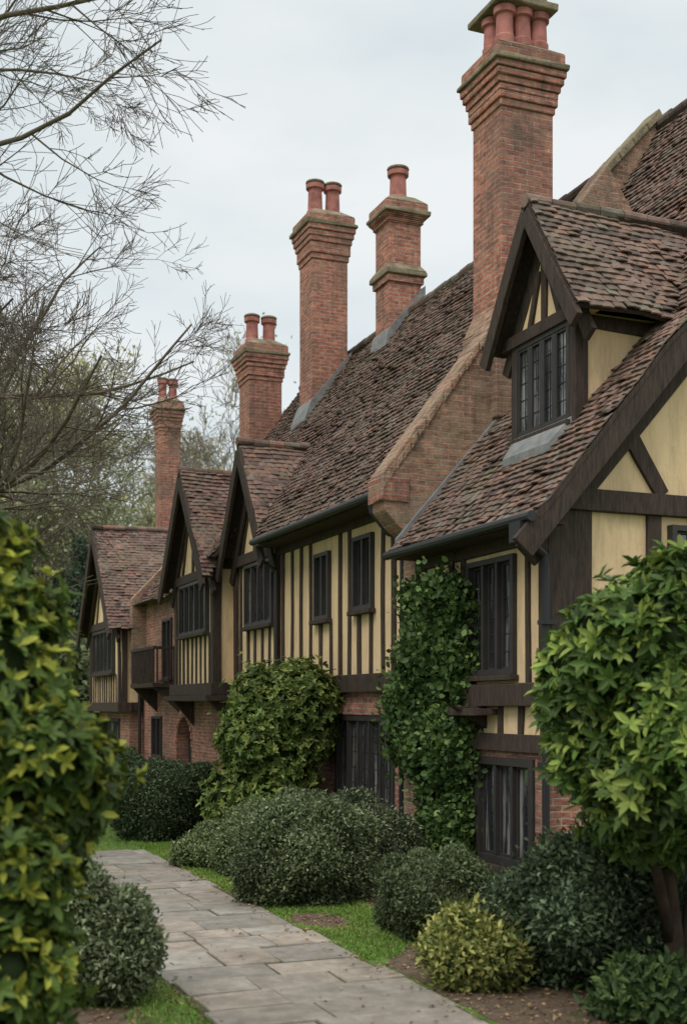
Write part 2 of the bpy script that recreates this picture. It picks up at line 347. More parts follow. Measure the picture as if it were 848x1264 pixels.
slope(h,(6.9,11.54,4.4),(0,1,0),3.81,(1,0,P1),(XK-6.9)*nn,None,(.20,.128,.106))
slope(h,(XK-.03,11.54,ZK),(0,1,0),5.06,(1,0,P2),(XR-XK)*n2,None,(.185,.118,.098))
slope(h,(XR+4.4,11.54,11.86-4.4*P2),(0,1,0),5.06,(-1,0,P2),4.4*n2,tiles=False)
ridge(h,(XR,11.54,11.86),(XR,16.6,11.86))
T.box(6.93,7.32,11.6,15.34,4.3,4.36)
h.iron.tube([(6.84,11.5,4.36),(6.84,15.4,4.36)],.06,10)
h.iron.tube([(6.84,11.75,4.34),(6.86,11.75,4.18),(7.18,11.8,3.98),(7.2,11.8,3.8),(7.2,11.8,0)],.045,8)
h.iron.box(6.76,6.98,11.62,11.86,4.1,4.32); 
for z in (3.2,1.6): h.iron.box(7.13,7.3,11.73,11.87,z,z+.05)
# dormer
xd=8.0; yc=13.12
h.plaster.box(xd,9.9,yc-.72,yc+.72,5.3,7.0)
h.plaster.prism([(xd,yc-.9,6.98),(xd,yc+.9,6.98),(xd,yc,8.3)],(.2,0,0))
h.window('X',xd,yc-.62,yc+.66,5.72,6.92,4,lead=.14,out=.06,rec=-.012,fw=.06)
for y in (yc-.68,yc+.69): plank(T,'X',xd,.05,(y,5.5),(y,7.0),.14)
pbox(T,'X',xd,.09,.02,yc-.95,yc+.95,6.92,7.08); plank(T,'X',xd,.04,(yc,7.05),(yc,8.2),.12)
plank(T,'X',xd,.04,(yc-.35,7.08),(yc-.1,7.75),.1);plank(T,'X',xd,.04,(yc+.35,7.08),(yc+.1,7.75),.1)
plank(T,'Y',yc-.72,.04,(8.06,5.4),(8.06,7.0),.14); plank(T,'Y',yc-.72,.04,(8.0,6.9),(9.9,6.9),.16)
h.lead.prism([(7.7,yc-.55,rz1(7.7)+.12),(7.7,yc+.55,rz1(7.7)+.12),(7.99,yc+.7,rz1(7.99)+.15),(7.99,yc-.7,rz1(7.99)+.15)],(0,0,-.1))
gable_roof(h,7.72,10.9,yc,1.1,6.93,8.58,lambda p:p.z<max(rz1(p.x),ZK+P2*(p.x-XK) if p.x>XK else 0)-.15,(.205,.138,.115),.2)
# party wall with parapet, corbel
prz=lambda x:5.34+1.39*(x-6.9)
h.brickp.prism([(7.28,15.352,-.3),(7.28,15.352,4.55),(6.98,15.352,4.8),(6.8,15.352,5.0),(6.76,15.352,5.5),(8.9,15.352,prz(8.9)+.2),(10.43,15.352,10.38),(13.9,15.352,5.5),(13.9,15.352,-.3)],(0,.446,0))
h.brickc.box(6.74,7.15,15.32,15.83,5.12,5.45,.01)
xa=6.74
while xa<9.0:
    wd=R(.09,.16); hh=R(.02,.10); dy=R(-.03,.03); h.brickp.hexa([(xa,15.32+dy,prz(xa)+.1),(xa+wd-.01,15.32+dy,prz(xa+wd)+.1),(xa+wd-.01,15.84,prz(xa+wd)+.1),(xa,15.84,prz(xa)+.1),(xa,15.33+dy,prz(xa)+.2+hh),(xa+wd-.01,15.33+dy,prz(xa+wd)+.16+hh),(xa+wd-.01,15.82,prz(xa+wd)+.16+hh),(xa,15.82,prz(xa)+.2+hh)]); xa+=wd
h.lead.prism([(6.95,15.26,rz1(6.95)+.02),(XK,15.26,ZK+.02),(XK,15.26,ZK+.14),(6.95,15.26,rz1(6.95)+.14)],(0,.09,0))
chimney(h,9.02,15.72,.86,5.8,10.9,11.92,[(-.28,-.26),(-.0,-.27),(.28,-.26),(-.28,.1),(.28,.1),(0,.28)],.135,.55,slab=True)
h.brickp.box(8.46,9.56,15.2,16.24,6.4,7.75)
h.brickp.hexa([(8.46,15.2,7.752),(9.56,15.2,7.752),(9.56,16.24,7.752),(8.46,16.24,7.752),(8.59,15.29,8.1),(9.45,15.29,8.1),(9.45,16.15,8.1),(8.59,16.15,8.1)])
# coped far gable of the main roof
h.brickp.prism([(10.2,16.6,7),(10.2,16.6,9.76),(XR,16.6,12.0),(14.4,16.6,9.76),(14.4,16.6,7)],(0,.35,0))
for i in range(8):
    xa=10.18+i*.27; za=9.72+(xa-10.2)*1.066; h.stone.hexa([(xa,16.55,za),(xa+.26,16.55,za+.277),(xa+.26,17.0,za+.277),(xa,17.0,za),(xa-.05,16.57,za+.12),(xa+.2,16.57,za+.4),(xa+.2,16.98,za+.4),(xa-.05,16.98,za+.12)])
h.done()

# ================================================================= HOUSE 2 (middle)
h=House('tudor_house'); T=h.timber
B=dict(yc=22.95,half=1.5,ze=5.15,za=7.5); C=dict(yc=26.25,half=1.9,ze=4.95,za=7.5)
def under(p):
    for g in (B,C):
        a=abs(p.y-g['yc'])
        if a<g['half'] and p.z<g['za']-a*(g['za']-g['ze'])/g['half']-.02: return True
    return False
wins=[(17.1,17.88,3.78,4.95),(18.92,19.62,3.74,4.88)]; wg=(16.35,18.7,.72,2.13)
wall(h.brick,'X',7.4,.3,15.8,27.9,-.3,2.5,[wg])
wall(h.plaster,'X',7.402,.3,15.8,28.58,2.502,5.75,wins)
for w in wins: h.window('X',7.4,*w,2,out=.07,rec=.04,lead=.13)
h.window('X',7.4,*wg,5,tr=None,out=.03,rec=.05,lead=.16,fw=.09)
h.brick.box(7.36,7.402,16.2,18.85,2.14,2.3)
h.window('X',7.4,21.8,23.55,3.85,5.1,4,out=.1,rec=-.012,lead=.16)
pbox(T,'X',7.4,.13,.02,15.8,24.5,2.5,2.78,.012); pbox(T,'X',7.4,.05,.02,15.8,24.4,5.1,5.3,.006)
y=15.9
while y<24.35:
    inw=[w for w in wins+[(21.8,23.55,3.85,5.1)] if w[0]-.04<y<w[1]+.04]
    zt=inw[0][2]-.06 if inw else 5.15
    plank(T,'X',7.4,.03,(y,2.76),(y,zt),R(.09,.15)); y+=R(.37,.5)
for yy in (21.62,24.25): plank(T,'X',7.4,.07,(yy,2.76),(yy,5.3),.2)
slope(h,(6.9,15.8,5.34),(0,1,0),12.85,(1,0,1.39),3.53*math.sqrt(1+1.39**2),under,(.165,.107,.09))
slope(h,(13.96,15.8,5.34),(0,1,0),12.85,(-1,0,1.39),3.53*math.sqrt(1+1.39**2),tiles=False)
ridge(h,(10.43,15.8,10.25),(10.43,28.7,10.25),(.15,.105,.09))
h.brick.prism([(7.7,28.3,0),(7.7,28.3,6.1),(10.43,28.3,10.05),(13.3,28.3,6.1),(13.3,28.3,0)],(0,.28,0))
T.box(6.95,7.42,15.85,21.5,5.22,5.28)
h.iron.tube([(6.83,15.82,5.28),(6.83,21.5,5.3)],.06,10)
h.iron.tube([(6.83,15.95,5.25),(6.86,15.95,5.05),(7.1,15.9,4.75),(7.32,15.9,4.7),(7.32,15.9,4.3),(7.3,15.9,0)],.045,8)
h.iron.tube([(6.95,21.55,5.25),(7.0,21.55,5.0),(7.3,21.5,4.8),(7.3,21.5,2.8)],.04,8)
h.plaster.prism([(7.38,B['yc']-1.35,5.3),(7.38,B['yc']+1.35,5.3),(7.38,B['yc'],7.2)],(.2,0,0))
plank(T,'X',7.38,.05,(22.95,5.2),(22.95,7.2),.14); pbox(T,'X',7.38,.09,.02,21.5,24.4,5.12,5.34)
for s in(-1,1): plank(T,'X',7.38,.04,(22.95+s*.9,5.3),(22.95+s*.3,6.5),.11)
gable_roof(h,7.0,8.95,B['yc'],B['half'],B['ze'],B['za'],lambda p:p.z<prz(p.x)-.35,RG,.26)
h.plaster.box(7.0,7.5,24.6,27.9,2.75,5.15)
h.plaster.prism([(6.99,24.62,5.15),(6.99,27.88,5.15),(6.99,26.25,7.2)],(.2,0,0))
h.window('X',7.0,25.0,27.3,3.85,5.0,5,out=.1,rec=-.012,lead=.2)
pbox(T,'X',7.0,.12,.3,24.45,28.05,2.5,2.76,.006); pbox(T,'X',7.0,.09,.02,24.5,28.0,5.02,5.22)
T.box(6.75,7.42,24.4,28.1,2.38,2.5,.01)
for yy in (24.68,27.8): plank(T,'X',7.0,.05,(yy,2.7),(yy,5.1),.2)
for i in range(8): plank(T,'X',7.0,.03,(24.95+i*.36,2.7),(24.95+i*.36,3.8),.11)
for s in(-1,0,1): plank(T,'X',6.99,.04,(26.25+s*.9,5.2),(26.25+s*.25,6.7),.12)
plank(T,'Y',24.6,.04,(7.08,2.7),(7.08,5.1),.16)
for yy in (24.7,27.8): T.prism([(6.9,yy-.06,2.38),(7.4,yy-.06,2.38),(7.4,yy-.06,1.8)],(0,.13,0))
gable_roof(h,6.65,9.0,C['yc'],C['half'],C['ze'],C['za'],lambda p:p.z<prz(p.x)-.35,(.22,.132,.11),.28)
chimney(h,9.82,25.6,.84,7.5,12.2,13.35,[(-.2,0),(.22,0)],.17,.72); flashing(h,9.82,25.6,.84,prz,fr=.2,hh=.1,e=.05)
chimney(h,10.3,22.6,.70,8.5,12.0,12.6,[(0,0)],.18,.66,band=10.95); flashing(h,10.3,22.6,.7,prz,fr=.1,e=.05)
chimney(h,9.42,28.95,.84,3,10.3,11.35,[(-.22,0),(.22,0)],.16,.66)
h.done()

# ================================================================= HOUSE 3 (far)
h=House('tudor_house'); T=h.timber
XF=7.44
arch=(28.15,29.6,-.3,2.05); lw=(31.1,32.2,.9,2.0); uw=(30.0,31.0,2.95,4.5)
wall(h.brick,'X',XF,.35,27.9,33.3,-.3,5.1,[arch,lw,uw])
ym=(arch[0]+arch[1])/2; rr=(arch[1]-arch[0])/2
for s in (-1,1):
    poly=[(XF+.005,ym+s*rr,2.05),(XF+.005,ym,2.05)]+[(XF+.005,ym+s*rr*math.sin(a),1.3+.70*math.cos(a)) for a in np.linspace(0,math.pi/2,8)]
    h.brick.prism(poly,(.3,0,0))
h.frame.box(XF+.3,XF+.34,arch[0],arch[1],0,2.04)
for i in range(13):
    a=-1.5+i*3/12; h.brickc.box(XF-.03,XF+.01,ym+(rr+.08)*math.sin(a)-.06,ym+(rr+.08)*math.sin(a)+.06,1.3+.78*math.cos(a)-.07,1.3+.78*math.cos(a)+.07)
h.window('X',XF,*lw,2,rec=.1); h.window('X',XF,*uw,2,rec=.1)
slope(h,(7.15,28.6,5.0),(0,1,0),4.7,(1,0,1.05),1.75*1.45,None,(.18,.115,.095)); slope(h,(10.65,28.6,5.0),(0,1,0),4.7,(-1,0,1.05),1.75*1.45,tiles=False)
ridge(h,(8.9,28.6,6.85),(8.9,33.3,6.85))
h.brickp.prism([(7.05,33.0,3),(7.05,33.0,5.2),(8.9,33.0,7.15),(10.6,33.0,5.2),(10.6,33.0,3)],(0,.28,0))
T.box(6.75,XF,29.2,31.8,2.72,2.84,.008)
for yy in (29.3,31.65): T.prism([(6.8,yy,2.72),(XF,yy,2.72),(XF,yy,2.1)],(0,.1,0))
T.box(6.76,6.83,29.2,31.8,3.66,3.74)
for i in range(18): T.box(6.77,6.81,29.25+i*.146,29.29+i*.146,2.84,3.66)
for x in np.arange(6.85,XF-.05,.14): T.box(x,x+.04,29.22,29.27,2.84,3.66)
T.box(6.83,XF,29.21,29.28,3.66,3.73)
D=dict(yc=35.55,half=2.5,ze=4.4,za=7.5)
h.brick.box(7.05,12,33.35,37.75,-.3,2.3)
h.plaster.box(6.8,12,33.3,37.8,2.32,4.62)
h.plaster.prism([(6.8,33.32,4.62),(6.8,37.78,4.62),(6.8,35.55,7.3)],(.2,0,0))
pbox(T,'X',6.8,.1,.3,33.2,37.9,2.1,2.36); pbox(T,'X',6.8,.08,.02,33.25,37.85,4.5,4.72)
h.window('X',6.8,34.0,37.1,3.2,4.45,5,out=.1,rec=-.012)
for i in range(13): plank(T,'X',6.8,.03,(33.5+i*.34,2.3),(33.5+i*.34,3.15),.11)
for yy in (33.4,37.7): plank(T,'X',6.8,.05,(yy,2.3),(yy,4.6),.2)
for x in (6.9,7.35): plank(T,'Y',33.3,.04,(x,2.3),(x,4.6),.15)
pbox(T,'Y',33.3,.06,.02,6.8,7.6,2.12,2.36)
for s in(-1,0,1): plank(T,'X',6.8,.04,(35.55+s*1.2,4.7),(35.55+s*.3,6.6),.13)
h.window('X',7.05,34.6,36.6,.7,1.9,3,out=.05,rec=-.012)
gable_roof(h,6.42,12,D['yc'],D['half'],D['ze'],D['za'],None,(.20,.125,.105),.3)
chimney(h,8.9,36.5,.64,4,10.6,11.65,[(-.16,0),(.16,0)],.13,.62)
h.iron.tube([(6.7,33.1,4.4),(7.4,33.1,4.4)],.06,8); h.iron.tube([(7.3,33.2,4.3),(7.3,33.2,0)],.045,8)
h.done()

# ================================================================= GROUND, PATH
g=MB()
g.add([(-300,-60,0),(300,-60,0),(300,500,0),(-300,500,0)],[(0,1,2,3)]); g.build('ground',M_ground,recalc=False)
def sheet(name,left,right,z,mat):
    vs=[];fs=[]
    for (a,b) in zip(left,right): vs+=[(a[0],a[1],z),(b[0],b[1],z)]
    for i in range(len(left)-1): fs.append((2*i,2*i+1,2*i+3,2*i+2))
    m_=MB(); m_.add(vs,fs); return m_.build(name,mat,recalc=False)
def edge(y):
    b=4.32 if y<9.8 else (4.32+(y-9.8)*.85 if y<11.1 else 5.42)
    return b+.16*noise.noise(Vector((y*.9,3,1)))+.07*noise.noise(Vector((y*4,3,1)))
ys=np.arange(4,30,.12)
sheet('flower_bed',[(edge(y),y) for y in ys],[(9,y) for y in ys],.004,M_soil)
sheet('flower_bed',[(-.8,y) for y in np.arange(4,10.2,.1)],[(2.0+.14*noise.noise(Vector((y*1.3,7,1)))-max(0,y-9.0)*1.4,y) for y in np.arange(4,10.2,.1)],.004,M_soil)
pc=at(12.9,395); nn_=20; m_=MB(); m_.add([(pc.x,pc.y,.004)]+[(pc.x+(.28+.1*noise.noise(Vector((math.cos(a)*2,math.sin(a)*2,2))))*math.cos(a),pc.y+(.5+.2*noise.noise(Vector((math.cos(a)*2,math.sin(a)*2,2))))*math.sin(a),.004) for a in np.linspace(0,2*math.pi,nn_,endpoint=False)],[(0,i+1,(i+1)%nn_+1) for i in range(nn_)]); m_.build('bare_earth',M_soil,recalc=False)
g=MB(); g.box(2.38,4.24,2,18.9,-.1,.008); g.box(-14,2.38,17.2,18.9,-.1,.008); 
pth=empty('path'); g.build('path_bed',M_joint,pth)
g=MB(); y=2.0
def fc():
    k=R(.82,1.2); w=R(-.012,.016); return ((.285+w)*k,(.252)*k,(.218-w*.6)*k)
def slab(x0,x1,y0,y1):
    j=.016; z=R(.008,.026); t=[R(-.007,.007) for _ in range(4)]
    x0+=.009;x1-=.009;y0+=.009;y1-=.009
    q=[(x0+R(-j,j)*.6,y0+R(-j,j)*.6),(x1+R(-j,j)*.6,y0+R(-j,j)*.6),(x1+R(-j,j)*.6,y1+R(-j,j)*.6),(x0+R(-j,j)*.6,y1+R(-j,j)*.6)]
    g.hexa([(a,b,-.03) for a,b in q]+[(a,b,z+.008+t[i]) for i,(a,b) in enumerate(q)],fc())
while y<17.1:
    d=R(.42,.8); n=random.choice([2,2,3,3]); cuts=sorted([R(.35,.65)] if n==2 else [R(.25,.4),R(.6,.78)])
    xs=[2.4+R(-.06,.05)]+[2.4+1.82*c for c in cuts]+[4.22+R(-.05,.08)]
    for i in range(len(xs)-1): slab(xs[i],xs[i+1],y,y+d)
    y+=d
yy0=y
x=-13
while x<4.2:
    d=R(.6,.95); c=yy0+(18.9-yy0)*R(.35,.65); slab(x,min(x+d,4.24),yy0,c); slab(x,min(x+d,4.24),c,18.9); x+=d
g.build('flagstones',M_flag,pth,bevel=.014,col=True)

# ================================================================= FOLIAGE
def nrmz(a): return a/np.maximum(np.linalg.norm(a,axis=1,keepdims=True),1e-6)
def leaf_geo(pos,ax,nr,L,wr,near=True,droop=.12):
    ax=nrmz(ax); sd=nrmz(np.cross(ax,nr)); up=np.cross(sd,ax)
    L=L[:,None]; w=L*wr
    if near: tpl=[(0,0,0),(.3,.46,.06),(.68,.42,.03),(1,0,-droop),(.68,-.42,.03),(.3,-.46,.06)]; fc=[(0,1,2,3),(0,3,4,5)]
    else: tpl=[(0,0,0),(.5,.5,.08),(1,0,-droop),(.5,-.5,.08)]; fc=[(0,1,2,3)]
    V=np.stack([pos+ax*L*t+sd*w*s+up*L*q for t,s,q in tpl],1); n=len(pos);k=len(tpl)
    F=np.concatenate([np.array(f)[None,:]+(np.arange(n)*k)[:,None] for f in fc],0)
    return V.reshape(-1,3),F,k
def lumpy(c,r,k,amp=.4,seed=0,place=.75):
    rs=np.random.default_rng(seed); c=np.array(c,float); r=np.array(r,float); out=[(c,r)]
    d=nrmz(rs.normal(size=(k,3)))
    for i in range(k):
        s=rs.uniform(amp*.55,amp*1.25); out.append((c+d[i]*r*place*rs.uniform(.82,1.2),np.full(3,(r.mean()*.6+r.min()*.4)*s)))
    return out
def foliage(name,blobs,dens,size,dark,mid,light,whorl=0,wr=.45,shell=.25,jit=.6,floor=.03,seed=1,near=False,pl=.12,core=.8,mat=None,parent=None,vis=.82,spr=.05):
    rs=np.random.default_rng(seed); P=[];Nn=[];E=[];BI=[]
    for bi,(c,r) in enumerate(blobs):
        area=4*math.pi*((r[0]*r[1])**1.6/3+(r[0]*r[2])**1.6/3+(r[1]*r[2])**1.6/3)**(1/1.6)
        n=int(dens*area/(whorl or 1)); d=nrmz(rs.normal(size=(n,3))); e=rs.random(n)**.7
        ex=np.where(rs.random(n)<.3,np.abs(rs.normal(size=n))*spr,0)
        p=c+d*r*(1-shell*(1-e)+ex)[:,None]; keep=p[:,2]>floor
        for bj,(c2,r2) in enumerate(blobs):
            if bj!=bi: keep&=(np.linalg.norm((p-c2)/r2,axis=1)>vis)
        P.append(p[keep]);Nn.append(nrmz(d/r)[keep]);E.append(e[keep]);BI.append(np.full(keep.sum(),rs.uniform(.75,1.28)))
    P=np.concatenate(P);Nn=np.concatenate(Nn);E=np.concatenate(E);BI=np.concatenate(BI)
    if whorl:
        up=np.array([0,0,.45]); A=nrmz(Nn+up+rs.normal(size=Nn.shape)*.35)
        t=nrmz(np.cross(A,rs.normal(size=A.shape))); b=np.cross(A,t); n=len(P)
        ph=(np.arange(whorl)/whorl*2*math.pi)[None,:]+rs.normal(size=(n,whorl))*.25
        el=rs.uniform(.15,.8,size=(n,whorl))
        ax=(t[:,None]*np.cos(ph)[...,None]+b[:,None]*np.sin(ph)[...,None])+A[:,None]*el[...,None]
        nr=np.repeat(A[:,None],whorl,1)-ax*.3
        tip=(rs.random(n)<pl*2)[:,None]*(el>.45)
        P=np.repeat(P,whorl,0);ax=ax.reshape(-1,3);nr=nr.reshape(-1,3);E=np.repeat(E,whorl);BI=np.repeat(BI,whorl); tip=tip.reshape(-1)
        Nn=np.repeat(Nn,whorl,0)
    else:
        ax=nrmz(Nn*.5+rs.normal(size=Nn.shape)*jit+np.array([0,0,.15])); nr=Nn+rs.normal(size=Nn.shape)*jit*.8
        tip=rs.random(len(P))<pl*(.4+E)
    L=size*rs.uniform(.6,1.25,len(P))
    V,F,k=leaf_geo(P,ax,nr,L,wr,near)
    dark,mid,light=map(np.array,(dark,mid,light))
    w=np.clip(E*.75+rs.normal(size=len(P))*.22,0,1)[:,None]  # deeper leaves get the darker tone, inner shade painted into leaf colour
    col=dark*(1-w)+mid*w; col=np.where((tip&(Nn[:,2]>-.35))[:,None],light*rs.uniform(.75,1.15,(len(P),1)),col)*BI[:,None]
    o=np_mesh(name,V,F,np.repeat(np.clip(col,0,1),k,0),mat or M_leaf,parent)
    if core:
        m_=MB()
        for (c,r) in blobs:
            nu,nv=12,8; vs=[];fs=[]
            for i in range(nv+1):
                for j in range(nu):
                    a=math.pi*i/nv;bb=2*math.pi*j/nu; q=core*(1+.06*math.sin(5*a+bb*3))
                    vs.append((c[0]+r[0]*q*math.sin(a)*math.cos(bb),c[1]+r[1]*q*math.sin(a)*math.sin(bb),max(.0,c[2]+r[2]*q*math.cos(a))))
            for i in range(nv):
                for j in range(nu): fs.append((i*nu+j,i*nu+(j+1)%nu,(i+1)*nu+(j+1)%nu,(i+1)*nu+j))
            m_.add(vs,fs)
        m_.build('dark_core',M_core,o,recalc=False,smooth=True)  # solid dark blobs added to stand in for the shaded bush interior
    return o
def V3(v): return np.array([v.x,v.y,v.z])

GD=(.035,.06,.015)
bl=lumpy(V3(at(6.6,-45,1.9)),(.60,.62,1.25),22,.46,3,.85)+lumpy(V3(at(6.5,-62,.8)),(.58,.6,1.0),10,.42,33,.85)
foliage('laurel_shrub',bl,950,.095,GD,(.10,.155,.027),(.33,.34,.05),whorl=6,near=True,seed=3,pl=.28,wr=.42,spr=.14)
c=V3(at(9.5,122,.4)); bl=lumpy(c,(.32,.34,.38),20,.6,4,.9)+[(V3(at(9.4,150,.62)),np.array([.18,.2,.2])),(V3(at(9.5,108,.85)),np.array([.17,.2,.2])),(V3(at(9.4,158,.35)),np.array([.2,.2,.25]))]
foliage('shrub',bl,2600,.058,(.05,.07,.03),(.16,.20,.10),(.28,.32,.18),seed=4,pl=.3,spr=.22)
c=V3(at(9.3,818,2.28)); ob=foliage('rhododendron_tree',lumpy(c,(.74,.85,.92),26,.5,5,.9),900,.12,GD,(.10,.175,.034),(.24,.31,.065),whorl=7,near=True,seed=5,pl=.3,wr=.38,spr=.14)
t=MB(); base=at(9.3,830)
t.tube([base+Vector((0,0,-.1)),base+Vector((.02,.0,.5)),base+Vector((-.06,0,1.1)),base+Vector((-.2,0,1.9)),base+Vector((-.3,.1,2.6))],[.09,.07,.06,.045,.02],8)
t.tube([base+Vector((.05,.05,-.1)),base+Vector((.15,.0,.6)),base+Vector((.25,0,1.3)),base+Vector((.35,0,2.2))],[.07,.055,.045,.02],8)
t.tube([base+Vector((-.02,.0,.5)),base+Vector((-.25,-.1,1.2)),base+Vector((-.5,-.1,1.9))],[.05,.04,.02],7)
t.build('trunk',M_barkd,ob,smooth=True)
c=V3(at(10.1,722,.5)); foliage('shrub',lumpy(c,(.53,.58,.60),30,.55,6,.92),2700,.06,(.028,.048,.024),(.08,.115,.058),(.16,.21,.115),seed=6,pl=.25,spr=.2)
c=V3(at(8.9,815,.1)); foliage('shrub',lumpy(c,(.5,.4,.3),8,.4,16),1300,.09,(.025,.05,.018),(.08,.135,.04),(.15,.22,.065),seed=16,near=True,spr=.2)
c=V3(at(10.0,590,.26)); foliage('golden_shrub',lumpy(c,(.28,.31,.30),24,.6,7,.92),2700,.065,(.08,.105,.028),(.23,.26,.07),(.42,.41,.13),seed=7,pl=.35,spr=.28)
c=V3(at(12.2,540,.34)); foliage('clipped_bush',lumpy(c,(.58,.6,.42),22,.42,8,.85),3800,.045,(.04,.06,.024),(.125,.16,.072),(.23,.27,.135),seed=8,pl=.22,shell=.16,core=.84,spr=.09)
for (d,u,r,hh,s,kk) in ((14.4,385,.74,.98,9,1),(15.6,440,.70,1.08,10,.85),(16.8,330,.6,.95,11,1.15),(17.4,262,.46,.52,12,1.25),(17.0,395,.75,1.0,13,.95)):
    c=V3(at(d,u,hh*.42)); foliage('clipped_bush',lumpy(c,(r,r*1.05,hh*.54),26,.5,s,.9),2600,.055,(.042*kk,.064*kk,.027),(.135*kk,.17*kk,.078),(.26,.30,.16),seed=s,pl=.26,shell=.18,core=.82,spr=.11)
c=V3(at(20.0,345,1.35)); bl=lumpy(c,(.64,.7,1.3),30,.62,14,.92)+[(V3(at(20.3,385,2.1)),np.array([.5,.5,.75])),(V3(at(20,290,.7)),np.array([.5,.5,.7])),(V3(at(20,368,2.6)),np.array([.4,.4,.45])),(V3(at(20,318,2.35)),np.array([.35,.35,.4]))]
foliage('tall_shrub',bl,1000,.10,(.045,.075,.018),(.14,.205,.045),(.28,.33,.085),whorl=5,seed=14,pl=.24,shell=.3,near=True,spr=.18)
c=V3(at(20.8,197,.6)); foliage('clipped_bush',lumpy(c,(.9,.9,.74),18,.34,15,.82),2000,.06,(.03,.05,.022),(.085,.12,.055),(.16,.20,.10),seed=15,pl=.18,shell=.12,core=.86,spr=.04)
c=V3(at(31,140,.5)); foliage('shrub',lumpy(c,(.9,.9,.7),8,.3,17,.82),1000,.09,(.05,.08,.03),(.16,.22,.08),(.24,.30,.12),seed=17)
bl=[];rs=np.random.default_rng(21)
for z in np.arange(.2,3.6,.26):
    y0,y1=(13.95,14.95) if z<1.6 else (13.95,15.85)
    if z>3.0: y0,y1=14.0,15.2
    for y in np.arange(y0,y1,.34):
        q=rs.uniform(.13,.33); bl.append((np.array([7.25+rs.uniform(-.12,.04),y+rs.uniform(-.16,.16),z+rs.uniform(-.15,.15)]),np.array([q*rs.uniform(.7,1.2),q,q*1.1])))
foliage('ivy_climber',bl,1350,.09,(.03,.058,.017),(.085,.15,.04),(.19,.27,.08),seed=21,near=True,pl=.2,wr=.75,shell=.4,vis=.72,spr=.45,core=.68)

# ---------------------------------------------------------------- trees
def grow(pos,d,L,rad,lvl,P,out,tips,rs):
    n=max(3,int(L/P['seg'][lvl])); pts=[pos.copy()];rr=[rad]; D=[d.copy()]; cut=False
    for i in range(n):
        d=(d+Vector(rs.normal(size=3))*P['wob'][lvl]+Vector((0,0,P['up'][lvl]))+P.get('bias',Vector((0,0,0)))*(.03 if lvl else 0)).normalized()
        pos=pos+d*(L/n)
        if lvl and P.get('prune') and P['prune'](pos): cut=True; break
        pts.append(pos.copy()); rr.append(max(rad*(1-.78*(i+1)/n),P['minr'])); D.append(d.copy())
    if len(pts)<3: return
    n=len(pts)-1
    if cut: rr=[max(r*(1-.95*i/n),P['minr']*.8) for i,r in enumerate(rr)]
    out.append((pts,rr,lvl))
    if lvl>=P['max']: tips.append(pts[-1]); tips.append(pts[len(pts)//2]); return
    for k in range(P['n'][lvl]):
        t=rs.uniform(P['t0'][lvl],1); i=min(n-1,int(t*n)); f=t*n-i
        p=pts[i].lerp(pts[i+1],f); dd=D[i]
        a=dd.orthogonal().normalized(); b=dd.cross(a); ph=rs.uniform(0,2*math.pi); an=math.radians(rs.uniform(*P['ang'][lvl]))
        nd_=(dd*math.cos(an)+(a*math.cos(ph)+b*math.sin(ph))*math.sin(an)).normalized()
        grow(p,nd_,L*rs.uniform(*P['len'][lvl])*(1.15-.5*t),max(rr[i]*P['rk'],P['minr']),lvl+1,P,out,tips,rs)
def tree_mesh(out,name,mat,parent=None):
    m_=MB()
    for pts,rr,l in out: m_.tube(pts,rr,8 if l==0 else (5 if l<2 else 3),cap=False)
    return m_.build(name,mat,parent,recalc=False,smooth=True)
def lat(p): return CS*p.x-SN*p.y
def dep(p): return SN*p.x+CS*p.y
PT=dict(seg=[1,.6,.4,.3,.22],wob=[.05,.11,.13,.14,.16],up=[.0,.03,.035,.04,.04],minr=.005,max=4,n=[22,9,8,7],t0=[.2,.15,.12,.1],ang=[(45,80),(28,60),(25,55),(20,50)],len=[(.26,.4),(.35,.55),(.35,.6),(.4,.7)],rk=.5)
rs=np.random.default_rng(42); out=[];tips=[]
P=dict(PT); P['bias']=Vector((.9,-.35,0))*.8; P['n']=[28,9,8,7]
def wobn(p): return .05*noise.noise(Vector((p.x*.7,p.y*.7,p.z*.9)))+.03*noise.noise(p*2.3)
def prune(p):
    z=p.z; r=lat(p)/dep(p)+wobn(p)
    lim=(90-424)/1500+max(0,min(1,(z-4.5)/4))*(200/1500)
    return r>lim
P['prune']=prune
p0=at(23,-120); grow(Vector((p0.x,p0.y,-.2)),Vector((.02,0,1)),16.5,.22,0,P,out,tips,rs)
tree_mesh(out,'bare_tree',M_bark)
rs=np.random.default_rng(11); out=[];tips=[]
p0=at(14,-230); P=dict(PT); P['bias']=Vector((.9,-.35,-.0)); P['n']=[3,9,7,6]; P['t0']=[.8,.2,.15,.1]; P['minr']=.004
P['prune']=lambda p: p.z+8*wobn(p)<6.7 or lat(p)/dep(p)+2.0*wobn(p)>(285-424)/1500
grow(Vector((p0.x,p0.y,-.2)),Vector((0.0,0,1)),12.5,.24,0,P,out,tips,rs)
for (z,dz,L) in ((9.5,.10,4.9),(10.4,.0,4.6),(8.2,.16,4.6)):
    grow(Vector((p0.x,p0.y,z)),Vector((.92,-.37,dz)).normalized(),L,.05,1,P,out,tips,rs)
tree_mesh(out,'bare_tree',M_bark)
